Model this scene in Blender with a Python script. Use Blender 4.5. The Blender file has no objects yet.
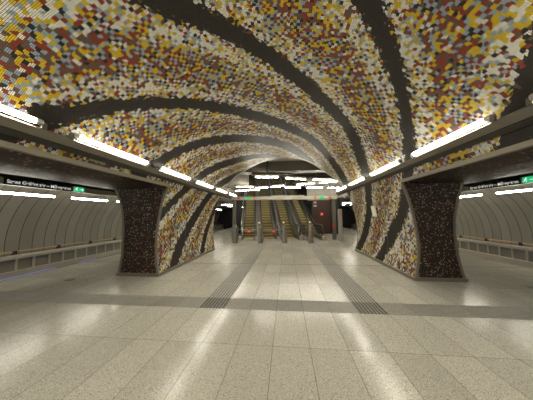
import bpy, math, random
import numpy as np
from mathutils import Matrix, Vector
random.seed(7)
SC = bpy.context.scene
COL = SC.collection

# ------------------------------------------------------------------ camera
F, PX, PY, EYE, ROLL = 200.0, 266.5, 200.0, 1.7, math.radians(.95)
fw = np.array([19.5/F, -15.0/F, 1.0]); fw /= np.linalg.norm(fw)
rt = np.cross([0, 1, 0], fw); rt /= np.linalg.norm(rt); up = np.cross(fw, rt)
rt, up = rt*math.cos(ROLL)+up*math.sin(ROLL), up*math.cos(ROLL)-rt*math.sin(ROLL)
MW = np.array([rt, fw, up])
cx, cy, cz = MW@[1, 0, 0], MW@[0, 1, 0], -(MW@[0, 0, 1])
cam = bpy.data.cameras.new('camera'); co = bpy.data.objects.new('camera', cam); COL.objects.link(co)
co.matrix_world = Matrix(((cx[0], cy[0], cz[0], 0), (cx[1], cy[1], cz[1], 0), (cx[2], cy[2], cz[2], EYE), (0, 0, 0, 1)))
cam.sensor_fit = 'HORIZONTAL'; cam.sensor_width = 36; cam.lens = F/533*36; cam.clip_start = .05
SC.camera = co
# ------------------------------------------------------------------ world, exposure
w = bpy.data.worlds.new('world'); SC.world = w; w.use_nodes = True
w.node_tree.nodes['Background'].inputs[0].default_value = (.9, .85, .75, 1)
w.node_tree.nodes['Background'].inputs[1].default_value = .03
SC.view_settings.view_transform = 'Standard'; SC.view_settings.look = 'None'
SC.view_settings.gamma = 1; SC.view_settings.use_curve_mapping = False
SC.view_settings.exposure = 0.3
VAULT_TUBE, VAULT_TUBE_UP, SIDE_TUBE, GRID_TUBE = 58.0, 5.0, 30.0, 60.0
TUBE_COL = (1.0, .94, .80)

# ------------------------------------------------------------------ node helper
class N:
    def __init__(s, t, sock): s.t, s.s = t, sock
    def m(s, op, *o, clamp=False):
        n = s.t.nodes.new('ShaderNodeMath'); n.operation = op; n.use_clamp = clamp
        for i, v in enumerate((s,)+o):
            if isinstance(v, N): s.t.links.new(v.s, n.inputs[i])
            else: n.inputs[i].default_value = v
        return N(s.t, n.outputs[0])
    def __add__(s, o): return s.m('ADD', o)
    def __sub__(s, o): return s.m('SUBTRACT', o)
    def __mul__(s, o): return s.m('MULTIPLY', o)
    def __truediv__(s, o): return s.m('DIVIDE', o)
    def gt(s, o): return s.m('GREATER_THAN', o)
    def lt(s, o): return s.m('LESS_THAN', o)
    def floor(s): return s.m('FLOOR')
    def fract(s): return s.m('FRACT')
    def inv(s): return (s*-1.0)+1.0
class T:
    def __init__(s, name, rough=.5, metal=0.0, spec=.5):
        s.mat = bpy.data.materials.new(name); s.mat.use_nodes = True; s.t = s.mat.node_tree
        s.b = s.t.nodes['Principled BSDF']
        s.b.inputs['Roughness'].default_value = rough; s.b.inputs['Metallic'].default_value = metal
        s.b.inputs['Specular IOR Level'].default_value = spec
    def link(s, v, name): s.t.links.new(v.s, s.b.inputs[name])
    def uv(s):
        n = s.t.nodes.new('ShaderNodeUVMap'); n.uv_map = 'UVMap'
        x = s.t.nodes.new('ShaderNodeSeparateXYZ'); s.t.links.new(n.outputs[0], x.inputs[0])
        return N(s.t, x.outputs[0]), N(s.t, x.outputs[1]), N(s.t, n.outputs[0])
    def obj(s):
        n = s.t.nodes.new('ShaderNodeTexCoord'); x = s.t.nodes.new('ShaderNodeSeparateXYZ')
        s.t.links.new(n.outputs['Object'], x.inputs[0]); return [N(s.t, x.outputs[i]) for i in range(3)]+[N(s.t, n.outputs['Object'])]
    def attr(s, name):
        n = s.t.nodes.new('ShaderNodeAttribute'); n.attribute_name = name; return N(s.t, n.outputs['Fac'])
    def vec(s, x, y, z=0.0):
        n = s.t.nodes.new('ShaderNodeCombineXYZ')
        for i, v in enumerate((x, y, z)):
            if isinstance(v, N): s.t.links.new(v.s, n.inputs[i])
            else: n.inputs[i].default_value = v
        return N(s.t, n.outputs[0])
    def white(s, v):
        n = s.t.nodes.new('ShaderNodeTexWhiteNoise'); n.noise_dimensions = '2D'; s.t.links.new(v.s, n.inputs[0]); return N(s.t, n.outputs[0])
    def noise(s, v, scale, detail=2, rough=.5):
        n = s.t.nodes.new('ShaderNodeTexNoise'); n.inputs['Scale'].default_value = scale; n.inputs['Detail'].default_value = detail
        n.inputs['Roughness'].default_value = rough
        if v is not None: s.t.links.new(v.s, n.inputs['Vector'])
        return N(s.t, n.outputs[0])
    def voro(s, v, rnd=.7, scale=1.0, metric='EUCLIDEAN'):
        n = s.t.nodes.new('ShaderNodeTexVoronoi'); n.voronoi_dimensions = '2D'; n.distance = metric
        n.inputs['Scale'].default_value = scale; n.inputs['Randomness'].default_value = rnd
        s.t.links.new(v.s, n.inputs['Vector'])
        x = s.t.nodes.new('ShaderNodeSeparateColor'); s.t.links.new(n.outputs['Color'], x.inputs[0])
        return N(s.t, n.outputs['Distance']), N(s.t, x.outputs[0]), N(s.t, x.outputs[1])
    def ramp(s, v, stops, const=True):
        n = s.t.nodes.new('ShaderNodeValToRGB'); e = n.color_ramp.elements
        n.color_ramp.interpolation = 'CONSTANT' if const else 'LINEAR'
        while len(e) < len(stops): e.new(.5)
        for i, (p, c) in enumerate(stops): e[i].position = p; e[i].color = (*c, 1)
        s.t.links.new(v.s, n.inputs[0]); return N(s.t, n.outputs[0])
    def mix(s, f, a, b):
        n = s.t.nodes.new('ShaderNodeMix'); n.data_type = 'RGBA'
        for i, v in ((0, f), (6, a), (7, b)):
            if isinstance(v, N): s.t.links.new(v.s, n.inputs[i])
            elif i == 0: n.inputs[0].default_value = v
            else: n.inputs[i].default_value = (*v, 1)
        return N(s.t, n.outputs[2])
    def lerp(s, f, a, b): return (f*b)+(f.inv()*a)
    def bump(s, h, dist=.01, strength=1.0):
        n = s.t.nodes.new('ShaderNodeBump'); n.inputs['Distance'].default_value = dist; n.inputs['Strength'].default_value = strength
        s.t.links.new(h.s, n.inputs['Height']); s.t.links.new(n.outputs[0], s.b.inputs['Normal'])
def plain(name, c, rough=.5, metal=0.0, var=.12, scale=6.0, spec=.5):
    k = T(name, rough, metal, spec); x, y, z, p = k.obj()
    n = k.noise(p, scale, 4)
    k.link(k.mix(n, tuple(v*(1-var) for v in c), tuple(min(1, v*(1+var)) for v in c)), 'Base Color')
    return k.mat
def glow(name, c, st, base=(.8, .8, .8)):
    m = bpy.data.materials.new(name); m.use_nodes = True; b = m.node_tree.nodes['Principled BSDF']
    b.inputs['Base Color'].default_value = (*base, 1)
    b.inputs['Emission Color'].default_value = (*c, 1); b.inputs['Emission Strength'].default_value = st
    return m

# ------------------------------------------------------------------ materials
PAL = [(.74, .74, .67), (.29, .385, .47), (.64, .46, .010), (.25, .035, .014), (.12, .08, .06), (.010, .008, .007)]
def mosaic(name, banded=True):
    k = T(name, .4, 0, .3); u, v, uvv = k.uv(); TS = .0165
    ti, tj = (u/TS).floor(), (v/TS).floor()
    tile = k.vec(ti, tj); rt_ = k.white(tile)
    cw = None
    big = k.noise(k.vec(u, v), 1.3, 1)
    far = (v+(big-.5)*1.0).gt(3.4)
    nb = far+3.0
    jog = (k.white(k.vec((tj/nb).floor(), 7.3))*2.0).floor()*far.inv()
    jog2 = (k.white(k.vec((ti/nb).floor(), 3.1))*2.0).floor()*far.inv()
    bi, bj = ((ti+jog)/nb).floor(), ((tj+jog2)/nb).floor()
    odd = ((bi+bj)*.5).fract().gt(.25)
    r1 = k.white(k.vec(bi, bj)); r2 = k.white(k.vec(bi+.5, bj+.25))
    ph = k.attr('mid'); sd = k.attr('stripe_distance')
    zt = ((ph-.24)/.42+(big-.5)*.12).m('ADD', 0.0, clamp=True); zn = zt*zt*((zt*-2.0)+3.0)
    ca = k.ramp(r1.m('POWER', (zn*-1.3)+1.9), [(0, PAL[0]), (.12, PAL[2]), (.42, PAL[3]), (.68, PAL[4]), (.88, PAL[5])])
    cb = k.ramp(r1.m('POWER', (zn*-2.65)+3.4), [(0, PAL[0]), (.13, PAL[1]), (.52, PAL[2]), (.76, PAL[3]), (.90, PAL[4])])
    col = k.mix(odd, ca, cb)
    dark = (sd+(r2-.5)*.10).lt(0.0)
    bits = k.white(k.vec((ti/2.0).floor(), (tj/2.0).floor()))
    edge = sd.gt(-.07)
    dk = k.mix((bits.gt(.93))*edge, k.mix(rt_, (.008, .006, .005), (.020, .016, .012)), PAL[4])
    col = k.mix(dark, col, dk)
    fu, fv = (u/TS).fract(), (v/TS).fract()
    g = (fu.m('MINIMUM', fv)).lt(.12).m('MAXIMUM', (fu.m('MAXIMUM', fv)).gt(.90))
    col = k.mix(g*.95, col, (.02, .017, .014))
    tint = (rt_*.3)+.95
    mm = k.t.nodes.new('ShaderNodeVectorMath'); mm.operation = 'SCALE'; k.t.links.new(col.s, mm.inputs[0]); k.t.links.new(tint.s, mm.inputs[3])
    k.link(N(k.t, mm.outputs[0]), 'Base Color')
    k.bump(g.inv()+(rt_*fu)*.5, .001, .4)
    return k.mat
def dark_mosaic(name, bright=.86, ts=.021):
    k = T(name, .42, 0, .3); u, v, _ = k.uv()
    ti, tj = (u/ts).floor(), (v/ts).floor(); r = k.white(k.vec(ti, tj)); r2 = k.white(k.vec(ti+.5, tj+.5))
    col = k.ramp(r, [(0, (.004, .003, .003)), (.50, (.010, .007, .006)), (.70, (.07, .018, .010)), (.82, (.075, .052, .04)), (bright+.04, PAL[3]), (bright+.08, (.40, .28, .06)), (bright+.10, (.45, .45, .42))])
    fu, fv = (u/ts).fract(), (v/ts).fract()
    g = (fu.m('MINIMUM', fv)).lt(.10).m('MAXIMUM', (fu.m('MAXIMUM', fv)).gt(.90))
    k.link(k.mix(g*.6, col, (.05, .045, .04)), 'Base Color')
    k.bump(g.inv()+(r2*fu)*.8, .003, .6)
    return k.mat
def floor_mat():
    k = T('terrazzo', .3, 0, .28); u, v, uvv = k.uv()
    X0, DX, Y0, DY = -.2, .478, 2.73, .98
    cx_, cyy = (u-X0)/DX, (v-Y0)/DY
    # beyond the cross strip the rows restart after the strip
    after = v.gt(4.17)
    cy2 = (v-4.17)/.978
    cyy = k.lerp(after, cyy, cy2)
    ci, cj = cx_.floor(), cyy.floor()
    fx, fy = cx_.fract(), cyy.fract()
    tone = k.white(k.vec(ci, cj))
    strip = v.gt(3.71)*v.lt(4.17)
    jx = (fx.m('MINIMUM', fx.inv())*DX).lt(.0035); jy = (fy.m('MINIMUM', fy.inv())*DY).lt(.003)
    bigj = ((v-7.1).m('ABSOLUTE')).lt(.022)
    tact = ((u+1.395).m('ABSOLUTE').lt(.239)+(u-1.473).m('ABSOLUTE').lt(.239))*v.gt(3.71)*v.lt(12.2)
    tact = tact.m('MINIMUM', 1.0)
    groove = ((u*(1/.06)).fract()).lt(.36)*tact
    sgroove = ((v*(1/.046)).fract()).lt(.42)*strip*tact.inv()
    n1 = k.noise(uvv, 130, 3, .75); n2 = k.noise(uvv, 60, 3, .6); n3 = k.noise(uvv, .55, 3)
    dsp, rsp, gsp = k.voro(uvv, 1.0, 105)
    base = k.ramp(n1, [(.30, (.22, .21, .175)), (.50, (.44, .42, .355)), (.70, (.64, .62, .54))], False)
    base = k.mix(rsp.gt(.90)*dsp.lt(.42), base, (.13, .115, .09))
    base = k.mix(rsp.lt(.10)*dsp.lt(.42), base, (.66, .64, .57))
    sc = (tone*.20)+(n3*.16)+(n2*.14)+.77
    joint = jx.m('MAXIMUM', jy).m('MAXIMUM', bigj)
    sc = sc*((joint*-.55)+1.0)*((groove*-.7)+1.0)*((sgroove*-.45)+1.0)*((strip*-.32)+1.0)*((tact*-.34)+1.0)
    mm = k.t.nodes.new('ShaderNodeVectorMath'); mm.operation = 'SCALE'; k.t.links.new(base.s, mm.inputs[0]); k.t.links.new(sc.s, mm.inputs[3])
    k.link(N(k.t, mm.outputs[0]), 'Base Color')
    k.link((n3*.07)+(n2*.05)+.14+strip*.25+tact*.32, 'Roughness')
    k.bump(((joint.m('MAXIMUM', groove)).m('MAXIMUM', sgroove)).inv(), .003, .6)
    return k.mat
def lining_mat():
    k = T('lining_panel', .42); u, v, uvv = k.uv()
    f = (v/.41).fract(); j = f.lt(.055); r = k.white(k.vec((v/.41).floor(), 0.0)); n = k.noise(k.vec(u, v), 1.2, 4)
    seam = ((u-1.35).m('ABSOLUTE')).lt(.008)
    col = k.mix((r*.45)+(n*.55), (.17, .16, .135), (.27, .255, .215))
    k.link(k.mix(j.m('MAXIMUM', seam*.5), col, (.02, .018, .015)), 'Base Color')
    k.bump(j.inv(), .02, .8); return k.mat
def panel_mat(name, c, step, axis=1, gw=.012, rough=.5, jc=(.05, .045, .04)):
    k = T(name, rough); q = k.uv(); a = q[axis]
    g = ((a/step).fract()).lt(gw/step); n = k.noise(q[2], 2.2, 5, .6); n2 = k.noise(q[2], 14, 3)
    col = k.mix((n*.75)+(n2*.25), tuple(x*.7 for x in c), tuple(min(1, x*1.3) for x in c))
    k.link(k.mix(g, col, jc), 'Base Color'); k.bump(g.inv(), .01, .6); return k.mat
def steel(name='brushed_steel', c=(.46, .44, .39), rough=.38, metal=.45):
    k = T(name, rough, metal); x, y, z, p = k.obj()
    n = k.noise(k.vec(x*9.0, y*9.0, z*60.0), 3, 4); k.link(k.mix(n, tuple(a*.75 for a in c), tuple(a*1.2 for a in c)), 'Base Color'); k.link((n*.2)+rough-.1, 'Roughness')
    return k.mat
M = dict(
    mosaic=mosaic('glass_mosaic'), dark=dark_mosaic('dark_mosaic'), soffit=dark_mosaic('soffit_mosaic', .88, .036), floor=floor_mat(), lining=lining_mat(),
    ptrim=plain('pillar_edge_metal', (.20, .18, .14), .45, .3),
    trim=plain('beige_metal_trim', (.30, .275, .22), .45, .2), trunk=plain('trunking_paint', (.19, .17, .135), .5), blacktrunk=plain('black_channel', (.03, .027, .022), .5),
    cap=plain('lamp_cap', (.45, .43, .38), .4, .3), steel=steel(), midsteel=steel('mid_steel', (.27, .255, .22), .4, .5), darksteel=steel('dark_steel', (.16, .15, .13), .4, .6),
    black=plain('black_paint', (.012, .012, .012), .45), rubber=plain('black_rubber', (.02, .02, .02), .35, spec=.6),
    concrete=panel_mat('board_concrete', (.085, .07, .05), 1.25, 0, .02), slab=plain('slab_concrete', (.36, .34, .29), .75, 0, .25, 2),
    backwall=plain('pale_end_wall', (.6, .57, .5), .6),
    duct=plain('duct_panel', (.20, .185, .15), .6, 0, .15, 3), ledge=plain('ledge_concrete', (.40, .38, .32), .6, 0, .15, 3), ledge_l=plain('foot_band', (.46, .43, .36), .6),
    pipe=plain('tan_pipe', (.42, .28, .13), .35), nosing=plain('edge_nosing', (.06, .055, .05), .4), ballast=plain('track_bed', (.05, .045, .04), .9, 0, .4, 20),
    sign_black=plain('sign_black', (.012, .014, .013), .3), sign_green=plain('sign_green_line', (.03, .10, .03), .4), sign_body=plain('sign_body', (.54, .51, .43), .4),
    white=plain('white_paint', (.78, .77, .72), .4), letter=glow('glowing_lettering', (.9, .92, .85), .38),  # lettering carries a faint emission so it reads on black
    green=glow('lit_green_sign', (.015, .45, .17), .8, (.02, .25, .10)), lwhite=glow('lit_white_symbol', (.9, 1, .92), .7), orange=plain('orange_disc', (.80, .20, .06), .4),
    red=plain('red_disc', (.62, .035, .02), .4), redglow=glow('red_lamp', (1, .35, .28), 1.2), blue=glow('blue_edge_reflection', (.05, .22, 1.0), .45),
    brownred=plain('brown_red_wall', (.045, .015, .008), .6, 0, .25, 3), yellow=plain('yellow_edge', (.55, .44, .07), .6), step=plain('step_metal', (.19, .16, .09), .55, .3, .2, 30),
    tube=glow('vault_tube', TUBE_COL, VAULT_TUBE), tube_up=glow('vault_tube_weak_side', TUBE_COL, VAULT_TUBE_UP), tube_side=glow('side_tube', TUBE_COL, SIDE_TUBE), tube_grid=glow('grid_tube', TUBE_COL, GRID_TUBE),
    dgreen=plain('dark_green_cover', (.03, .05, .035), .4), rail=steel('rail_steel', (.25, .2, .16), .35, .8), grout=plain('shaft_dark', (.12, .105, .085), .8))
gl = bpy.data.materials.new('smoked_glass'); gl.use_nodes = True
_t = gl.node_tree; _b = _t.nodes['Principled BSDF']; _b.inputs['Base Color'].default_value = (.05, .055, .05, 1); _b.inputs['Roughness'].default_value = .08
_b.inputs['Alpha'].default_value = .45; M['glass'] = gl

# ------------------------------------------------------------------ mesh helpers
class B:
    """collects shapes into one mesh"""
    def __init__(s): s.v, s.f, s.mi, s.uv = [], [], [], []
    def quadgrid(s, grid, uvs=None, mi=0, flip=False):
        n0 = len(s.v); R, C = len(grid), len(grid[0])
        for r in grid: s.v += [tuple(p) for p in r]
        for i in range(R-1):
            for j in range(C-1):
                q = [n0+i*C+j, n0+i*C+j+1, n0+(i+1)*C+j+1, n0+(i+1)*C+j]
                uq = [(i, j), (i, j+1), (i+1, j+1), (i+1, j)]
                if flip: q.reverse(); uq.reverse()
                s.f.append(q); s.mi.append(mi)
                s.uv.append([uvs[a][b] for a, b in uq] if uvs is not None else None)
        return s
    def box(s, x0, x1, y0, y1, z0, z1, mi=0):
        n = len(s.v); s.v += [(x, y, z) for x in (x0, x1) for y in (y0, y1) for z in (z0, z1)]
        for q in ((0, 1, 3, 2), (4, 6, 7, 5), (0, 4, 5, 1), (2, 3, 7, 6), (0, 2, 6, 4), (1, 5, 7, 3)):
            s.f.append([n+a for a in q]); s.mi.append(mi); s.uv.append(None)
        return s
    def poly_extrude(s, pts, axis, a, b, mi=0):
        """closed polygon pts (2D) extruded along axis ('x','y','z')"""
        n = len(s.v); k = len(pts)
        def P(p, t): return {'x': (t, p[0], p[1]), 'y': (p[0], t, p[1]), 'z': (p[0], p[1], t)}[axis]
        s.v += [P(p, a) for p in pts]+[P(p, b) for p in pts]
        for i in range(k):
            j = (i+1) % k; s.f.append([n+i, n+j, n+k+j, n+k+i]); s.mi.append(mi); s.uv.append(None)
        s.f.append([n+i for i in range(k)][::-1]); s.mi.append(mi); s.uv.append(None)
        s.f.append([n+k+i for i in range(k)]); s.mi.append(mi); s.uv.append(None)
        return s
    def tube(s, path, r, seg=10, mi=0, caps=True):
        n0 = len(s.v); path = [Vector(p) for p in path]; ref = None
        for i, p in enumerate(path):
            d = (path[min(i+1, len(path)-1)]-path[max(i-1, 0)]).normalized()
            if ref is None: ref = Vector((0, 0, 1)) if abs(d.z) < .9 else Vector((1, 0, 0))
            a = (ref-d*ref.dot(d)).normalized(); ref = a; b = d.cross(a); rr = r[i] if isinstance(r, (list, tuple)) else r
            for k in range(seg):
                t = 2*math.pi*k/seg; s.v.append(tuple(p+a*rr*math.cos(t)+b*rr*math.sin(t)))
        for i in range(len(path)-1):
            for k in range(seg):
                j = (k+1) % seg; s.f.append([n0+i*seg+k, n0+i*seg+j, n0+(i+1)*seg+j, n0+(i+1)*seg+k]); s.mi.append(mi); s.uv.append(None)
        if caps:
            s.f.append([n0+k for k in range(seg)][::-1]); s.mi.append(mi); s.uv.append(None)
            e = n0+(len(path)-1)*seg; s.f.append([e+k for k in range(seg)]); s.mi.append(mi); s.uv.append(None)
        return s
    def disc(s, c, r, th, axis='y', seg=24, mi=0):
        d = {'x': Vector((1, 0, 0)), 'y': Vector((0, 1, 0)), 'z': Vector((0, 0, 1))}[axis]
        return s.tube([Vector(c)-d*th/2, Vector(c)+d*th/2], r, seg, mi)
    def build(s, name, mats, parent=None, smooth=False, uvproj=None, bevel=0.0):
        me = bpy.data.meshes.new(name)
        off = Vector((0, 0, 0)); q = parent
        while q is not None:
            if q.get('_local'): off = Vector((0, 0, 0)); break
            off = off+q.location; q = q.parent
        me.from_pydata([tuple(Vector(v)-off) for v in s.v], [], s.f)
        for m in (mats if isinstance(mats, (list, tuple)) else [mats]): me.materials.append(m)
        me.polygons.foreach_set('material_index', s.mi)
        ul = me.uv_layers.new(name='UVMap')
        for p, u in zip(me.polygons, s.uv):
            for li, k in zip(p.loop_indices, range(len(p.vertices))):
                if u is not None: ul.data[li].uv = u[k]
                else:
                    v = s.v[p.vertices[k]]; nn = p.normal
                    a = max(range(3), key=lambda q: abs(nn[q]))
                    ul.data[li].uv = {0: (v[1], v[2]), 1: (v[0], v[2]), 2: (v[0], v[1])}[a]
        if smooth: me.polygons.foreach_set('use_smooth', [True]*len(me.polygons))
        me.update()
        o = bpy.data.objects.new(name, me); COL.objects.link(o)
        if parent is not None: o.parent = parent
        if bevel:
            b = o.modifiers.new('bevel', 'BEVEL'); b.width = bevel; b.segments = 2; b.limit_method = 'ANGLE'
        return o
def tag(o, label, cat, group=None):
    o['label'] = label; o['category'] = cat
    if group: o['group'] = group
    return o
def thing(name, label, cat, loc=(0, 0, 0), rz=0.0, group=None):
    o = bpy.data.objects.new(name, None); COL.objects.link(o); o.location = loc; o.rotation_euler = (0, 0, rz)
    o.empty_display_size = .1
    return tag(o, label, cat, group)
def struct(o): o['kind'] = 'structure'; return o
def copy_tree(o, parent=None):
    c = o.copy(); COL.objects.link(c)
    if parent is not None: c.parent = parent
    for ch in o.children: copy_tree(ch, c)
    return c
ORD = ['nearest the viewer', 'second from the viewer', 'third from the viewer', 'fourth from the viewer', 'fifth from the viewer', 'sixth from the viewer', 'seventh from the viewer', 'eighth from the viewer', 'ninth from the viewer', 'tenth from the viewer', 'eleventh from the viewer', 'twelfth from the viewer']

# ------------------------------------------------------------------ vault profile
PROF = [(-3.62, 0), (-3.69, .6), (-3.69, 1.2), (-3.58, 2.0), (-3.385, 2.58), (-3.08, 3.13), (-2.75, 3.54), (-2.28, 3.9), (-1.45, 4.34), (-.42, 4.61), (.45, 4.59), (1.2, 4.36), (1.83, 3.95), (2.5, 3.42), (2.86, 3.03), (3.05, 2.56), (3.25, 1.85), (3.35, 1.1), (3.35, .6), (3.24, 0)]
def catmull(P, n=8):
    Q = np.array([(2*P[0][0]-P[1][0], 2*P[0][1]-P[1][1])]+P+[(2*P[-1][0]-P[-2][0], 2*P[-1][1]-P[-2][1])]); out = []
    for i in range(1, len(Q)-2):
        a, b, c, d = Q[i-1:i+3]
        for k in range(n):
            t = k/n; out.append(.5*((2*b)+(c-a)*t+(2*a-5*b+4*c-d)*t*t+(3*b-a-3*c+d)*t**3))
    out.append(Q[-2]); return np.array(out)
PC = catmull(PROF); PS = np.concatenate([[0], np.cumsum(np.linalg.norm(np.diff(PC, axis=0), axis=1))])
SL, SR, SMAX = PS[4*8], PS[15*8], PS[-1]        # springing of the vault left and right
YF_L, YF_R, YB = 5.46, 5.56, 9.95
STRIPES = [
 [(9.6, 1.9, .16), (10.07, 2.4, .16), (10.18, 2.61, .14), (10.32, 2.7, .18), (10.48, 2.77, .19), (11, 3.2, .2)],
 [(3.2, .3, .3), (4.3, 1.2, .28), (5.04, 1.68, .24), (5.3, 2.11, .2), (5.63, 2.47, .17), (5.95, 2.79, .17), (6.42, 3.32, .17), (6.86, 3.82, .19), (7.27, 4.29, .21), (7.77, 4.79, .22), (8.22, 5.12, .23), (8.7, 5.45, .22), (9.2, 6.07, .21), (9.8, 6.9, .23), (10.21, 7.37, .25), (10.6, 7.65, .25), (11.57, 8.32, .23), (12.35, 9.0, .28), (12.94, 9.46, .26), (13.3, 9.7, .26)],
 [(6.2, .6, .26), (6.9, 1.5, .23), (7.53, 2.09, .2), (7.88, 2.46, .16), (8.23, 2.76, .14), (8.62, 3.11, .15), (9.18, 3.67, .14), (9.7, 4.28, .14), (10.16, 4.8, .16), (10.55, 5.16, .17), (11.02, 5.55, .18), (11.36, 5.83, .2), (11.73, 6.19, .21), (12.16, 6.72, .22), (12.67, 7.2, .23), (13.17, 7.58, .22), (13.57, 7.88, .2)],
 [(2.4, 1.7, .15), (2.76, 1.99, .15), (3.12, 2.25, .16), (3.31, 2.5, .15), (3.61, 2.76, .14), (3.88, 3.05, .14), (4.54, 3.7, .15), (5.34, 4.69, .18), (6.0, 5.5, .22), (6.58, 6.18, .25), (7.11, 6.72, .26), (7.84, 7.31, .28), (8.38, 7.82, .29), (9.22, 8.6, .28), (10.0, 9.5, .3), (10.85, 10.24, .2)],
 [(2.3, 3.9, .2), (2.83, 4.35, .19), (3.19, 4.65, .17), (3.63, 5.02, .18), (4.27, 5.52, .21), (4.75, 5.97, .22), (5.28, 6.53, .24), (5.86, 7.2, .27), (6.73, 8.2, .32), (7.23, 8.85, .32), (7.95, 9.8, .36)],
 [(6.41, 9.79, .18), (5.81, 9.22, .23), (5.24, 8.71, .28), (4.55, 8.14, .3), (3.93, 7.6, .28), (3.17, 6.85, .22), (2.72, 6.49, .2), (2.28, 6.1, .17), (1.97, 5.75, .15), (1.68, 5.47, .13), (1.4, 5.2, .1)],
 [(4.5, 10.2, .34), (4.0, 9.85, .38), (3.7, 9.55, .32), (3.17, 8.95, .3), (2.59, 8.55, .27), (1.88, 7.98, .26), (1.36, 7.42, .25), (.85, 6.9, .24), (.4, 6.52, .23), (.0, 6.2, .21)],
 [(3.11, 10.2, .19), (2.36, 9.95, .2), (1.74, 9.6, .2), (1.21, 9.24, .2), (.62, 8.8, .19), (.0, 8.4, .19)],
 # the bands behind the viewpoint
 [(2.0, -2.0, .28), (4.5, -.6, .25), (6.6, -2.2, .25), (9.0, .8, .2), (11.0, 1.6, .2)],
 [(2.0, -5.5, .2), (5.0, -3.4, .25), (8.0, -5.0, .25), (11.0, -1.8, .2)]]
def fields(Sv, Yv):
    """distance to the nearest dark band's edge, and 0..1 how near the middle between two bands"""
    D = []
    for st in STRIPES:
        best = np.full(Sv.shape, 99.0)
        for (s0, y0, w0), (s1, y1, w1) in zip(st[:-1], st[1:]):
            ds, dy = s1-s0, y1-y0; t = np.clip(((Sv-s0)*ds+(Yv-y0)*dy)/(ds*ds+dy*dy), 0, 1)
            best = np.minimum(best, np.hypot(Sv-s0-t*ds, Yv-y0-t*dy)-(w0+(w1-w0)*t))
        D.append(best)
    D = np.sort(np.array(D), axis=0); a, b = np.maximum(D[0], 0), np.maximum(D[1], 0)
    return D[0], np.clip(2*a/(a+b+1e-6), 0, 1)
def surf(s): return np.interp(s, PS, PC[:, 0]), np.interp(s, PS, PC[:, 1])
def mosaic_sheet(name, s0, s1, y0, y1, parent=None, flip=False, step=.07):
    ns, ny = max(2, int((s1-s0)/step)), max(2, int((y1-y0)/step))
    ss, ys = np.linspace(s0, s1, ns+1), np.linspace(y0, y1, ny+1)
    X, Z = surf(ss); g = [[(X[i], y, Z[i]) for y in ys] for i in range(ns+1)]
    uv = [[(ss[i], y) for y in ys] for i in range(ns+1)]
    b = B().quadgrid(g, uv, 0, flip)
    o = b.build(name, M['mosaic'], parent, True)
    SS, YY = np.meshgrid(ss, ys, indexing='ij'); sd, mid = fields(SS, YY)
    for nm, arr in (('stripe_distance', sd), ('mid', mid)):
        at = o.data.attributes.new(nm, 'FLOAT', 'POINT'); at.data.foreach_set('value', arr.ravel().astype(np.float32))
    return o

# ------------------------------------------------------------------ structure
struct(B().box(-7.7, 7.42, -7, 30, -.35, 0).build('floor', M['floor']))
vault = struct(mosaic_sheet('ceiling', SL, SR, -7, YB))
# concrete shell behind the vault's far edge: ring face closing the vault against the concourse
XL, ZL = surf(SL); XR, ZR = surf(SR)
ss = np.linspace(SL, SR, 60); ring = B()
g0 = [[(float(surf(s)[0]), YB+.001, float(surf(s)[1])), (float(surf(s)[0])*1.0, YB+.28, float(surf(s)[1])+.02), ] for s in ss]
ring.quadgrid(g0); g1 = [[p[1], (p[1][0]*1.06, p[1][1], p[1][2]+.25)] for p in g0]; ring.quadgrid(g1)
struct(ring.build('trim_1', M['trim'], None, True))
# soffits over the side platforms: thick sheets with depth
def soffit(side):
    sg = -1 if side == 'left' else 1
    x0, z0 = (float(XL), float(ZL)) if side == 'left' else (float(XR), float(ZR))
    xe = -7.35 if side == 'left' else 7.1
    pts = [(x0, z0), (x0+sg*.7, z0-.07), (x0+sg*1.6, z0-.06), (x0+sg*2.6, z0+.06), (xe, z0+.27), (xe+sg*.35, z0+.5)]
    dist = [0]
    for a, b in zip(pts[:-1], pts[1:]): dist.append(dist[-1]+math.hypot(b[0]-a[0], b[1]-a[1]))
    ye = YB+.3; ys = np.linspace(-7, ye, 30); b = B()
    b.quadgrid([[(p[0], y, p[1]) for y in ys] for p in pts if True], [[(d, y) for y in ys] for d in dist], 0)
    b.quadgrid([[(p[0], y, p[1]+.25) for y in (-7, ye)] for p in pts], [[(d, y) for y in (-7, ye)] for d in dist], 0)
    b.quadgrid([[(p[0], ye, p[1]+h) for h in (0, .7)] for p in pts], [[(d, h) for h in (0, .7)] for d in dist], 0)
    o = b.build('ceiling', M['soffit'], None, True); struct(o)
    y1 = YB+.3
    t = B().poly_extrude([(x0-sg*.02, z0-.03), (x0+sg*.05, z0-.035), (x0+sg*.05, z0+.03), (x0-sg*.05, z0+.035)], 'y', -7, (YF_L if sg < 0 else YF_R)-.0)
    struct(t.build('trim_2' if sg < 0 else 'trim_3', M['trim']))
soffit('left'); soffit('right')
# concourse side bulkheads and slabs beyond the vault
struct(B().box(-4.9, 4.7, YB+.28, 15.6, 4.95, 5.25).build('ceiling', M['slab']))
struct(B().box(-8.2, -4.9, YB+.25, 30, 3.15, 5.25).build('ceiling', M['slab']))
struct(B().box(4.7, 8.2, YB+.25, 30, 3.15, 5.25).build('ceiling', M['slab']))
struct(B().box(-2.65, 2.1, 11.95, 12.7, 4.34, 4.95).build('trim_4', M['concrete']))
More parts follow.
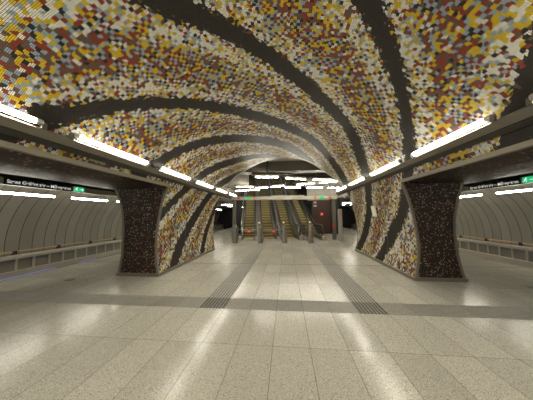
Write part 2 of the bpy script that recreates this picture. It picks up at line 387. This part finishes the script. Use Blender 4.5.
# inclined ceiling over the escalators
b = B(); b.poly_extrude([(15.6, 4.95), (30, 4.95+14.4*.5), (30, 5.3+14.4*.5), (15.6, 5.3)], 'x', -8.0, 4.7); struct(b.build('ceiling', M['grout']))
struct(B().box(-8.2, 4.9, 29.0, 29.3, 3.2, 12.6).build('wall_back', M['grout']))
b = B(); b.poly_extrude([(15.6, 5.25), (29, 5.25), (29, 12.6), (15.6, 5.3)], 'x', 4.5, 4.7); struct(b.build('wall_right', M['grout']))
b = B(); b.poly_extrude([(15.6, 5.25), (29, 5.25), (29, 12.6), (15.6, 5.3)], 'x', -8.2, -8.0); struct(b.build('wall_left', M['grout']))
struct(B().box(-11, 11, 30, 30.3, -1.4, 3.4).build('wall_back', M['black']))  # black sheet standing in for the darkness inside the tunnels
struct(B().box(-11, 11, -7.3, -7, -1.4, 5.2).build('wall_front', M['backwall']))
# track tunnels
def lining(side):
    sg = -1 if side == 'left' else 1
    c = -7.85 if sg < 0 else 7.6; zc, R = .6, 2.6
    angs = [math.radians(a) for a in range(-50, 131, 5)]
    ys = [-7, 30]
    g = [[(c+sg*R*math.cos(a), y, zc+R*math.sin(a)) for y in ys] for a in angs]
    uv = [[(R*(a+.9), y) for y in ys] for a in angs]
    b = B().quadgrid(g, uv)
    g2 = [[(c+sg*(R+.2)*math.cos(a), y, zc+(R+.2)*math.sin(a)) for y in ys] for a in angs]
    b.quadgrid(g2, uv)
    struct(b.build('wall_'+side, M['lining'], None, True))
    e = -7.7 if sg < 0 else 7.42
    xb = c+sg*2.0
    struct(B().box(min(e, xb+sg*.4), max(e, xb+sg*.4), -7, 30, -1.45, -1.25).build('floor', M['ballast']))
    # nosing of the platform edge
    struct(B().box(min(e, e-sg*.05), max(e, e-sg*.05), -7, 30, .0005, .012).build('trim_5' if sg < 0 else 'trim_6', M['nosing' if sg < 0 else 'pipe']))
    for k, dx in enumerate((.25, 1.55)):
        x = e+sg*dx*.85
        r = B().poly_extrude([(x-.06, -1.25), (x+.06, -1.25), (x+.015, -1.21), (x+.015, -1.14), (x+.035, -1.13), (x+.035, -1.1), (x-.035, -1.1), (x-.035, -1.13), (x-.015, -1.14), (x-.015, -1.21)], 'y', -6.9, 29.9)
        tag(r.build('track_rail', M['rail']), 'steel running rail of the %s track, %s the platform edge' % (side, ('nearer' if k == 0 else 'farther from')), 'rail')
lining('left'); lining('right')

# ------------------------------------------------------------------ trackside parapets with ribs, ledge and pipe
def parapet(side):
    sg = -1 if side == 'left' else 1
    x = -9.5 if sg < 0 else 9.25
    o = thing('track_parapet', '%s low ribbed concrete parapet running along the far side of the %s track' % ('long' , side), 'parapet', (x, 6, -1.25))
    def bx(b, xa, xb, *r): return b.box(min(x+sg*xa, x+sg*xb), max(x+sg*xa, x+sg*xb), *r)
    bx(B(), .05, .30, -6.9, 29.9, -.17, .235).build('panel_wall', M['duct'], o)
    bx(B(), 0, .42, -6.9, 29.9, .235, .33).build('ledge', M['ledge'], o)
    bx(B(), -.08, .28, -6.9, 29.9, -1.25, -.17).build('foot_band', M['ledge_l'], o)
    y = 1.3
    while y < 29:
        bx(B(), .0, .05, y, y+.055, -.17, .235).build('rib', M['ledge'], o); y += .5
    px, pz = x+sg*.56, .42
    p = thing('service_pipe', 'tan service pipe on black clips along the %s tunnel wall above the parapet' % side, 'pipe', (px, 6, pz))
    B().tube([(px, -6.9, pz), (px, 29.9, pz)], .035, 10).build('pipe', M['pipe'], p, True)
    y = 2.2; 
    while y < 28:
        B().box(px-.045, px+.045, y, y+.12, pz-.09, pz+.045).build('clip', M['black'], p, bevel=.005)
        y += 1.45
parapet('left'); parapet('right')

# ------------------------------------------------------------------ pillars
def pillar(side):
    sg = -1 if side == 'left' else 1
    yf, yb = (YF_L, YB) if sg < 0 else (YF_R, YB)
    inner = [(float(surf(s)[0]), float(surf(s)[1])) for s in (np.linspace(0, SL, 28) if sg < 0 else np.linspace(SMAX, SR, 28))]
    OUT = [(0, -4.87), (.585, -4.78), (1.3, -4.765), (1.83, -4.83), (2.2, -4.94), (2.6, -5.12)] if sg < 0 else [(0, 4.44), (.6, 4.32), (1.2, 4.285), (1.56, 4.31), (2.1, 4.43), (2.65, 4.62)]
    zt = inner[-1][1]
    def ox(z):
        return float(np.interp(z, [a for a, _ in OUT], [b for _, b in OUT]))
    zs = [p[1] for p in inner]; outer = [(ox(z), z) for z in zs]
    o = thing('mosaic_pillar', ('left' if sg < 0 else 'right')+' hourglass shaped pillar with black speckled end and %s mosaic flank' % ('colourful'), 'pillar', ((inner[0][0]+outer[0][0])/2, (yf+yb)/2, 0))
    s0, s1 = (0, SL) if sg < 0 else (SR, SMAX)
    fl = mosaic_sheet('mosaic_flank', s0, s1, yf+.02, yb, o)
    # end faces, outer face
    b = B()
    for y in (yf+.02, yb):
        g = [[(a[0]+(c[0]-a[0])*t, y, a[1]) for t in (0, .25, .5, .75, 1)] for a, c in zip(inner, outer)]
        b.quadgrid(g, [[(p[0], p[2]) for p in r] for r in g])
    g = [[(c[0], y, c[1]) for y in np.linspace(yf+.02, yb, 12)] for c in outer]
    b.quadgrid(g, [[(p[1], p[2]) for p in r] for r in g])
    b.build('speckled_end', M['dark'], o)
    # metal edge trims
    W = .055
    def strip(line, d, yy, name):
        g = [[(p[0]+a, yy+q, p[1]) for a, q in ((0-d*.006, 0.03), (-d*.006, -.012), (d*W, -.012), (d*W, .02))] for p in line]
        B().quadgrid(g).build(name, M['ptrim'], o)
    strip(inner, sg, yf+.02, 'edge_trim'); strip(outer, -sg, yf+.02, 'edge_trim')
    strip(inner, sg, yb-.01, 'edge_trim')
    i0, o0 = inner[0][0], outer[0][0]
    a, c = min(i0, o0)-.03, max(i0, o0)+.03
    B().box(a, c, yf-.015, yb+.02, 0, .085).build('plinth', M['ptrim'], o, bevel=.008)
    return o
PL = pillar('left'); PR = pillar('right')
# thin expansion joint strips in the flanks
for sd_, Y in (('left', 7.1), ('right', 7.1)):
    rng = np.linspace(0, SL, 20) if sd_ == 'left' else np.linspace(SR, SMAX, 20)
    par = PL if sd_ == 'left' else PR; sg = 1 if sd_ == 'left' else -1
    g = [[(float(surf(s)[0])+sg*.004, Y-.012, float(surf(s)[1])), (float(surf(s)[0])+sg*.004, Y+.012, float(surf(s)[1]))] for s in rng]
    B().quadgrid(g).build('joint_strip', M['darksteel'], par)
# notice on the right pillar
xn, zn = 3.30, 1.95
n_ = thing('notice_plate', 'small white notice plate on the mosaic flank of the right pillar', 'notice', (3.2, 7.75, 1.75))
B().poly_extrude([(3.262, 1.62), (3.232, 1.62), (3.165, 2.0), (3.195, 2.0)], 'y', 7.55, 7.85).build('plate', M['white'], n_)
B().poly_extrude([(3.262, 1.60), (3.229, 1.60), (3.224, 1.63), (3.26, 1.63)], 'y', 7.54, 7.86).build('lower_rim', M['cap'], n_)

# ------------------------------------------------------------------ vault light rows
def tube_lamp(name, a, b_, mat, r=.035, label='', cat='light', group=None, caps=True, updir=None):
    a, b_ = Vector(a), Vector(b_); mid = (a+b_)/2; d = (b_-a).normalized()
    o = thing(name, label, cat, tuple(mid), 0, group)
    tb = B().tube([a+d*.05, b_-d*.05], r, 12).build('tube', [mat, M['tube_up']] if updir else mat, o, True)
    if updir:                    # emission set weaker towards the vault, keeping the mosaic from burning out
        for p in tb.data.polygons:
            if p.normal.dot(Vector(updir)) > -.15: p.material_index = 1
    if caps:
        for p, q in ((a-d*.01, a+d*.06), (b_-d*.06, b_+d*.01)):
            B().tube([p, q], r*1.12, 12).build('end_cap', M['cap'], o, True)
    return o
def vault_row(side):
    if side == 'left': X, Z, st, per, ln, sg = -3.08, 2.90, .57, 2.0, 1.60, -1
    else: X, Z, st, per, ln, sg = 2.75, 2.98, .72, 2.15, 1.68, 1
    tr = thing('light_trunking', 'long beige and black trunking under the tube row on the %s edge of the vault' % side, 'light fitting', (X+sg*.08, 3, Z-.06))
    x1 = X+sg*.13
    B().poly_extrude([(X+sg*.02, Z-.075), (X+sg*.15, Z-.155), (X+sg*.175, Z-.125), (X+sg*.05, Z-.045)], 'y', -6.9, 11.6).build('tray', M['trunk'], tr)
    B().poly_extrude([(X+sg*.13, Z-.17), (X+sg*.20, Z-.22), (X+sg*.23, Z-.14), (X+sg*.17, Z-.10)], 'y', -6.9, 11.6).build('cable_channel', M['blacktrunk'], tr)
    k = 0; y = st
    for yy in [st-per*j for j in (3, 2, 1)]:
        tube_lamp('fluorescent_light', (X, yy, Z), (X, yy+ln, Z), M['tube'], .035, 'lit white tube of the %s vault row, continuing behind the viewpoint' % side, 'light', 'tubes of the %s vault row' % side, updir=(sg*.6, 0, .8))
    while y < 10.6:
        o = tube_lamp('fluorescent_light', (X, y, Z), (X, y+ln, Z), M['tube'], .035, 'lit white tube on the %s edge of the mosaic vault, %s' % (side, ORD[k]), 'light', 'tubes of the %s vault row' % side, updir=(sg*.6, 0, .8))
        for q in (y-.03, y+ln+.03):
            B().box(X-.02, X+.02, q-.03, q+.03, Z-.075, Z+.01).build('lamp_holder', M['darksteel'], o, bevel=.006)
        y += per; k += 1
vault_row('left'); vault_row('right')
# lamps over the tracks
def side_row(side):
    if side == 'left': X, Z, ys = -8.35, 2.44, [1.0, 3.05, 5.1, 7.25, 9.35, 11.45, 13.55, 15.65, 17.75, 19.85, 22, 24]
    else: X, Z, ys = 8.2, 2.47, [.75, 2.9, 5.05, 7.25, 9.4, 11.5, 13.6, 15.7, 17.8, 19.9, 22, 24]
    for k, y in enumerate(ys):
        tube_lamp('track_light', (X, y-.3, Z), (X, y+1.4, Z), M['tube_side'], .034, 'slim lit tube over the %s track, %s' % (side, ORD[k]), 'light', 'tubes over the %s track' % side)
side_row('left'); side_row('right')

# ------------------------------------------------------------------ station signs
def text_mesh(s, size, name, mat, parent, loc, rot, extrude=.002, width=None):
    cu = bpy.data.curves.new(name, 'FONT'); cu.body = s; cu.size = size; cu.extrude = extrude; cu.offset = .004; cu.align_x = 'LEFT'; cu.align_y = 'CENTER'
    t = bpy.data.objects.new(name+'_tmp', cu); COL.objects.link(t)
    dg = bpy.context.evaluated_depsgraph_get(); me = bpy.data.meshes.new_from_object(t.evaluated_get(dg))
    bpy.data.objects.remove(t)
    xs = [v.co.x for v in me.vertices]; sc = (width/(max(xs)-min(xs))) if width else 1.0
    for v in me.vertices: v.co.x *= sc
    me.materials.clear(); me.materials.append(mat)
    o = bpy.data.objects.new(name, me); COL.objects.link(o); o.parent = parent
    o.location = Vector(loc)-parent.location; o.rotation_euler = rot
    return o
def station_sign(side):
    if side == 'left': X, y0, y1, ya, yb, sg = -7.5, 2.2, 8.9, 4.55, 6.28, -1
    else: X, y0, y1, ya, yb, sg = 7.3, 4.6, 9.35, 6.85, 8.62, 1
    o = thing('station_sign', 'long hanging sign with white station name on black, above the %s platform edge' % side, 'sign', (X, (y0+y1)/2, 2.58))
    z0, z1 = 2.585, 2.80
    B().box(X-.06, X+.06, y0, y1, z0, z1).build('housing', M['sign_body'], o, bevel=.01)
    fx = X-sg*.066
    B().box(min(fx, fx+sg*.01), max(fx, fx+sg*.01), ya, yb, z0+.005, z1-.03).build('name_panel', M['sign_black'], o)
    B().box(min(fx, fx+sg*.01), max(fx, fx+sg*.01), ya, yb, z1-.028, z1-.004).build('green_line', M['sign_green'], o)
    if side == 'left':
        text_mesh('Szent Gellért tér – Műegyetem', .13, 'lettering', M['letter'], o, (fx+.003, ya+.06, z0+.09), (math.pi/2, 0, math.pi/2), .001, (yb-ya)-.12)
        pa = yb+.04; ca = ya-.13
    else:
        text_mesh('Szent Gellért tér – Műegyetem', .13, 'lettering', M['letter'], o, (fx-.003, yb-.06, z0+.09), (math.pi/2, 0, -math.pi/2), .001, (yb-ya)-.12)
        pa = ya-.40; ca = yb+.2
    ex = fx+(-sg)*.001
    g = B().box(min(ex, ex+sg*.01), max(ex, ex+sg*.01), pa, pa+.36, z0+.02, z1-.02).build('exit_pictogram', M['green'], o); g['label'] = 'lit green exit pictogram'
    # running figure beside a doorway, and an arrow
    q = B(); xx = ex-sg*.004
    def P(a, c): return (xx, pa+(a if side == 'left' else .36-a), z0+c)
    for pts, r in (([P(.10, .15), P(.08, .10)], .012), ([P(.08, .10), P(.12, .07), P(.10, .04)], .007), ([P(.08, .10), P(.05, .07), P(.02, .06)], .007), ([P(.09, .14), P(.13, .12)], .006), ([P(.09, .14), P(.05, .12)], .006)):
        q.tube(pts, r, 6)
    q.disc(P(.108, .165), .012, .004, 'x', 10)
    q.tube([P(.2, .10), P(.33, .10)], .008, 6); q.tube([P(.28, .14), P(.33, .10), P(.28, .06)], .008, 6)
    q.build('running_figure', M['lwhite'], g)
    B().disc((fx, ca, (z0+z1)/2), .06, .012, 'x', 20).build('round_mark', M['cap'], o)
    for y in (y0+.4, (y0+y1)/2+.3, y1-.4):
        B().tube([(X, y, z1-.01), (X, y, z1+.30)], .012, 8).build('hanger', M['darksteel'], o)
    return o
station_sign('left'); station_sign('right')
# blue reflection along the left platform edge, put in as glowing strips
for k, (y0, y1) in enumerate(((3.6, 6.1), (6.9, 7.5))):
    tag(B().box(-7.69, -7.665, y0, y1, .0125, .02).build('edge_reflection', M['blue']), 'thin glowing blue strip as a reflection on the left platform edge, %s piece' % ('longer nearer' if k == 0 else 'shorter farther'), 'reflection strip')
tag(B().disc((-5.88, 5.05, .004), .12, .006, 'z').build('floor_cover', M['dgreen']), 'dark round floor cover on the left platform', 'floor cover')
tag(B().disc((5.6, 5.25, .004), .12, .006, 'z').build('floor_cover', M['dgreen']), 'dark green round floor cover on the right platform', 'floor cover')

# ------------------------------------------------------------------ escalators
AZ = math.radians(9.0)
def zin(L): return 0.0 if L < 0 else (.577*L*L/1.0*.5 if L < 1.0 else .577*(L-.5))
LT = 12.6
def make_escalator(loc, label):
    o = thing('escalator', label, 'escalator', loc, AZ, 'escalators in the bank'); o['_local'] = 1
    # steps
    n = 28
    for k in range(n):
        L0 = .4*k+.1; z1 = zin(L0+.4); z0 = zin(L0)
        if z1-z0 < .03: z1 = z0+.03
        b = B().poly_extrude([(L0, z0-.12), (L0+.42, z0-.12), (L0+.42, z1), (L0, z1)], 'x', -.40, .40, 0)
        b.box(-.40, .40, L0-.004, L0+.045, z1-.045, z1+.003, 1)
        b.build('step', [M['step'], M['yellow']], o)
    B().box(-.42, .42, -.95, .11, -.01, .012).build('comb_plate', M['steel'], o, bevel=.003)
    B().box(-.41, .41, .085, .105, -.0, .03).build('comb_edge', M['yellow'], o)
    Ls = [-1.25, -.6, 0, .2, .4, .6, .8, 1.0]+[1.0+.58*i for i in range(1, 21)]
    for sg in (-1, 1):
        def sheet(x0, x1, ha, hb, name, mat, L0=-99, par=o):
            LL = [l for l in Ls if l >= L0]; b = B()
            c = [[(x0, l, zin(l)+ha) for l in LL], [(x0, l, zin(l)+hb) for l in LL], [(x1, l, zin(l)+hb) for l in LL], [(x1, l, zin(l)+ha) for l in LL], [(x0, l, zin(l)+ha) for l in LL]]
            b.quadgrid(c)
            for q in (0, -1): b.v += [c[i][q] for i in range(4)]; m = len(b.v); b.f.append([m-4, m-3, m-2, m-1]); b.mi.append(0); b.uv.append(None)
            return b.build(name, mat, par)
        a, c2 = sorted((sg*.41, sg*.47)); 
        sk = sheet(a, c2, -.02, .26, 'skirt', M['darksteel'])
        a, c2 = sorted((sg*.47, sg*.72)); sheet(a, c2, -.02, .22, 'deck', M['steel'])
        a, c2 = sorted((sg*.515, sg*.53)); bal = sheet(a, c2, .2, .97, 'balustrade', M['glass'], -.95)
        # rounded newel of the glass
        xm = sg*.5225; R = .33; top = 1.0; zc = .67
        arc = [(xm, -.95-.33*math.cos(math.radians(t))-0.0, zc+.33*math.sin(math.radians(t))) for t in range(90, -91, -15)]
        arc = [(xm, -.95-.36*math.sin(math.radians(t)), .64+.36*math.cos(math.radians(t))) for t in range(0, 181, 15)]
        nb = B(); k = len(arc); nb.v += [(x-.007, y, z) for x, y, z in arc]+[(x+.007, y, z) for x, y, z in arc]
        nb.f += [list(range(k)), list(range(2*k-1, k-1, -1))]; nb.mi += [0, 0]; nb.uv += [None, None]
        for i in range(k-1): nb.f.append([i, i+1, k+i+1, k+i]); nb.mi.append(0); nb.uv.append(None)
        nb.build('newel_glass', M['glass'], bal)
        hp = [(xm, -.8, .255), ]+[(x, y, z) for x, y, z in arc[::-1]]+[(xm, l, zin(l)+1.0) for l in Ls if l > -.9]
        B().tube(hp, .038, 8).build('handrail', M['rubber'], bal, True)
    # underside truss
    LL = [-1.25, 0, .5, 1.0, LT]; b = B()
    b.poly_extrude([(0.6, -.0), (1.0, .12), (LT, zin(LT)-.15), (LT, zin(LT)-1.0), (2.4, .0)], 'x', -.72, .72)
    b.build('truss', M['darksteel'], o)
    return o
esc_lab = ['leftmost of the four long escalators rising behind the portal', 'second from left of the four long escalators behind the portal', 'third from left of the four long escalators behind the portal', 'rightmost of the four long escalators, beside the brown red wall']
base = make_escalator((-2.8, 15.0, 0), esc_lab[0])
for k, (x, y) in enumerate(((-1.3, 15.0), (.22, 15.0), (1.74, 15.0))):
    c = copy_tree(base); c.location = (x, y, 0); c['label'] = esc_lab[k+1]
# wall right of the escalators
struct(B().box(2.35, 4.0, 18.4, 18.7, 0, 3.0).build('wall_back', M['brownred']))
struct(B().box(1.95, 4.0, 18.38, 18.7, 3.0, 4.95).build('wall_back', M['slab']))
struct(B().box(-4.9, -2.95, 15.62, 15.85, 3.95, 4.95).build('wall_back', M['slab']))
struct(B().box(-4.9, -4.1, 18.2, 18.5, 0, 3.15).build('wall_back', M['black']))  # black box added for the darkness left of the escalators
struct(B().box(4.0, 4.7, 18.2, 18.8, 0, 3.15).build('wall_back', M['black']))
struct(B().box(4.0, 4.7, 18.2, 18.8, 3.15, 4.95).build('wall_back', M['slab']))
pl = thing('round_sign', 'small round red sign with white centre on the brown red wall', 'sign', (3.2, 18.37, 1.75))
B().disc((3.2, 18.37, 1.75), .17, .03).build('disc', M['red'], pl); B().disc((3.2, 18.35, 1.75), .07, .02).build('centre', M['white'], pl)
for i, z in enumerate((2.8, 2.5)):
    tag(B().box(2.5, 2.75, 18.3, 18.39, z-.08, z+.08).build('wall_notice', M['cap'], bevel=.01), '%s of two small grey notices on the left edge of the brown red wall' % ('upper' if i == 0 else 'lower'), 'notice')
# upper landing boxes
struct(B().box(-7.0, 2.0, 28.6, 29.0, 4.2, 9.0).build('wall_back', M['brownred']))
for i, x in enumerate((-5.6, -3.85, -2.3)):
    t = thing('landing_cabinet', '%s pale cabinet on the landing above the escalators' % ('left', 'middle', 'right')[i], 'cabinet', (x, 28.4, 6.27))
    B().box(x-.25, x+.25, 28.2, 28.6, 6.27, 7.0).build('body', M['ledge'], t, bevel=.02)
    B().box(x-.2, x+.2, 28.18, 28.2, 6.35, 6.92).build('front_panel', M['white'], t)

struct(B().box(-7.0, 2.0, 26.8, 28.6, 5.97, 6.27).build('floor', M['slab']))
for k, (x, y) in enumerate(((-5.2, 25.2), (-2.8, 25.0), (-.4, 24.8))):  # lamps added out of sight to brighten the landing and its cabinets
    tube_lamp('landing_fill_tube', (x-.75, y, 8.3), (x+.75, y, 8.3), M['tube_grid'], .022, 'added fill tube hidden high over the escalator landing, %s of three' % ('left', 'middle', 'right')[k], 'light', 'added fill tubes over the escalator landing')
    B().tube([(x, y, 8.32), (x, y, 9.3)], .012, 6).build('hanger', M['darksteel'], bpy.data.objects[[o.name for o in bpy.data.objects if o.name.startswith('landing_fill_tube')][-1]])
# ------------------------------------------------------------------ portal frame
PA, PB = Vector((-3.62, 13.45, 0)), Vector((3.38, 14.25, 0)); pd = (PB-PA).normalized(); prz = math.atan2(pd.y, pd.x); PLn = (PB-PA).length
po = thing('portal_frame', 'wide steel portal frame with pale sign beam spanning in front of the escalators', 'portal', tuple(PA), prz); po['_local'] = 1
for x, nm in ((.1, 'post'), (PLn-.1, 'post')):
    B().box(x-.11, x+.11, -.11, .11, 0, 2.8).build('post', M['darksteel'], po, bevel=.01)
bm = B().box(-.1, PLn+.1, -.16, .16, 2.76, 2.98).build('beam', M['sign_body'], po, bevel=.012)
B().box(2.6, 4.9, -.12, .1, 2.98, 3.04).build('cable_tray', M['cap'], po)
for x in (.42, 1.45, 5.65, 6.65):
    B().disc((x, -.168, 2.87), .10, .02).build('orange_disc', M['orange'], bm)
for x in (1.12, 6.12):
    g = B().box(x-.17, x+.17, -.175, -.16, 2.79, 2.95).build('exit_sign', M['green'], bm); g['label'] = 'lit green exit sign'
for x in (3.0, 4.1):
    q = B()
    for i in range(9): q.box(x+i*.07, x+i*.07+.045, -.166, -.16, 2.85, 2.885)
    q.build('small_lettering', M['darksteel'], bm)
rp = thing('info_post', 'free standing grey post right of the portal with orange mark', 'post', (3.45, 13.3, 0))
B().box(3.34, 3.56, 13.19, 13.41, 0, 2.05).build('post', M['steel'], rp, bevel=.01)
B().box(3.41, 3.49, 13.175, 13.19, 1.6, 1.85).build('orange_mark', M['orange'], rp)
tag(B().box(3.15, 3.26, 14.08, 14.10, .75, 1.05).build('fire_notice', M['red']), 'small red notice on the right post of the portal', 'notice')

# ------------------------------------------------------------------ gate posts and barrier rails
gp = [(-3.15, 12.35), (-1.6, 12.38), (-.1, 12.42), (1.5, 12.6)]
gl_ = ['gate post at the left, beside the portal post', 'gate post between the first and second escalator from the left', 'gate post between the two middle escalators', 'gate post in front of the rightmost escalator']
for (x, y), lb in zip(gp, gl_):
    g = thing('gate_post', 'slim steel '+lb, 'gate post', (x, y, 0), 0, 'gate posts')
    B().box(x-.14, x+.02, y-.1, y+.3, .02, 1.1).build('body', M['midsteel'], g, bevel=.02)
    B().box(x+.02, x+.12, y-.05, y+.25, .02, .95).build('side_body', M['darksteel'], g, bevel=.02)
    B().box(x-.18, x+.16, y-.14, y+.34, 0, .03).build('foot', M['darksteel'], g)
    if x > -3: 
        B().tube([(x-.06, y, 1.09), (x-.06, y, 1.2)], .03, 10).build('stem', M['black'], g)
        B().tube([(x-.06, y, 1.2), (x-.06, y, 1.22), (x-.06, y, 1.26), (x-.06, y, 1.28)], [.03, .045, .04, .015], 12).build('signal_lamp', M['redglow'], g, True)
for k, (xa, ya, xb, yb_, xs) in enumerate(((-3.02, 12.5, -1.75, 12.5, -2.32), (-1.47, 12.5, -.25, 12.55, -.78), (1.5, 12.75, 2.9, 13.3, 1.42))):
    if k < 2:
        r = thing('barrier_rail', 'steel barrier rail across the %s escalator lane' % ('leftmost', 'second from left')[k], 'barrier', ((xa+xb)/2, ya, .0))
        B().tube([(xa, ya, .80), (xb, yb_, .80)], .022, 8).build('rail', M['steel'], r, True)
        s_ = thing('no_entry_sign', 'round red no entry sign with white bar on the %s barrier' % ('left', 'right')[k], 'sign', (xs, ya-.04, .72))
        B().disc((xs, ya-.035, .72), .13, .015).build('disc', M['red'], s_)
        B().box(xs-.08, xs+.08, ya-.052, ya-.042, .70, .74).build('white_bar', M['white'], s_)
tag(B().disc((1.44, 12.49, .82), .07, .015).build('orange_marker', M['orange']), 'small orange disc on the gate post before the rightmost escalator', 'sign')

# ------------------------------------------------------------------ concourse tube grid
Z = 3.9
GR = [((-1.78, 11.33), (-.37, 11.54)), ((-.02, 12.0), (1.3, 12.55)), ((1.66, 12.64), (3.2, 13.3)), ((-3.82, 15.08), (-2.45, 15.3)), ((-2.5, 16.2), (-1.35, 15.62)), ((-1.2, 15.55), (-.04, 14.95)),
      ((.77, 14.77), (2.085, 14.14)), ((2.3, 14.05), (3.5, 13.5)), ((-.04, 15.99), (1.24, 16.2)), ((1.65, 16.33), (3.04, 16.56)), ((3.4, 16.7), (4.6, 16.95)), ((-4.5, 17.6), (-3.4, 17.3)), ((-3.3, 17.1), (-2.2, 17.2))]
NM = ['nearest tube, left', 'second tube of the front run', 'right end tube of the front run', 'left tube of the middle zigzag', 'tube slanting left of the middle', 'tube slanting into the middle', 'tube slanting to the right of the middle', 'right end tube of the middle zigzag', 'rear tube over the third escalator', 'rear tube over the fourth escalator', 'rear tube at the far right', 'rear tube at the far left', 'rear tube over the leftmost escalator']
for (a, b_), nm in zip(GR, NM):
    o = tube_lamp('ceiling_tube', (a[0], a[1], Z), (b_[0], b_[1], Z), M['tube_grid'], .022, 'lit zigzag ceiling tube over the concourse, '+nm, 'light', 'zigzag ceiling tubes')
    va, vb = Vector((a[0], a[1], Z+.09)), Vector((b_[0], b_[1], Z+.09)); d = (vb-va).normalized(); s = Vector((-d.y, d.x, 0))*.06
    h = B(); g = [[tuple(va-d*.15+q) for q in (s, s+Vector((0, 0, .07)), -s+Vector((0, 0, .07)), -s, s)], [tuple(vb+d*.15+q) for q in (s, s+Vector((0, 0, .07)), -s+Vector((0, 0, .07)), -s, s)]]
    h.quadgrid(g).build('housing', M['trunk'], o)
for (x, y) in ((-1.03, 11.38),):
    r = thing('hanging_rod', 'black rod holding the front light run of the concourse', 'rod', (x, y, 4.0))
    B().tube([(x, y, 4.0), (x, y, 4.97)], .055, 10).build('rod', M['black'], r, True)
fr = thing('light_rail', 'black rail carrying the front run of tubes below the concrete beam', 'rail', (0, 12, 4.0))
B().tube([(-1.95, 11.4, 4.16), (-.2, 11.75, 4.16), (1.5, 12.7, 4.16), (3.3, 13.45, 4.16)], .07, 6).build('rail', M['black'], fr)
for k, (x, y) in enumerate(((2.75, 13.84), (-2.4, 15.3), (1.2, 16.2), (3.3, 16.6), (-2.9, 17.2), (-.6, 15.4), (1.4, 14.5))):
    if y < 15.5: tag(B().tube([(x, y, 4.05), (x, y, 4.97)], .02, 8).build('hanging_rod', M['black'], None, True), 'thin black rod holding a concourse tube from the slab', 'rod', 'thin rods of the tube grid')
for k, (x, y) in enumerate(((-1.6, -2.0), (1.2, -2.4), (-1.4, -4.0), (1.4, -4.4), (-1.5, -6.0), (1.3, -6.2))):  # unseen tubes added behind the camera to brighten floor and vault
    tube_lamp('ceiling_tube', (x-.7, y, Z), (x+.7, y+.3, Z), M['tube_grid'], .022, 'added fill tube hung unseen behind the viewpoint', 'light', 'added fill tubes behind the viewpoint')
# platform ceiling fittings beyond the pillars
for side, sg in (('left', -1), ('right', 1)):
    for k, (x, y) in enumerate(((5.6, 12.5), (6.4, 15.5), (5.6, 18.5), (6.4, 21.5), (5.6, 24.5))):
        o = tube_lamp('platform_light', (sg*(x-.6), y, 2.72), (sg*(x+.6), y+.15, 2.72), M['tube_side'], .02, 'lit tube across the far %s platform ceiling, %s' % (side, ORD[k]), 'light', 'tubes over the far %s platform' % side)
        B().box(sg*x-.7, sg*x+.7, y-.02, y+.2, 2.78, 2.84).build('housing', M['ledge'], o)
        for q in (-.4, .4): B().tube([(sg*x+q, y+.1, 2.83), (sg*x+q, y+.1, 3.16)], .01, 6).build('hanger', M['darksteel'], o)
for o in bpy.data.objects:
    if '_local' in o: del o['_local']
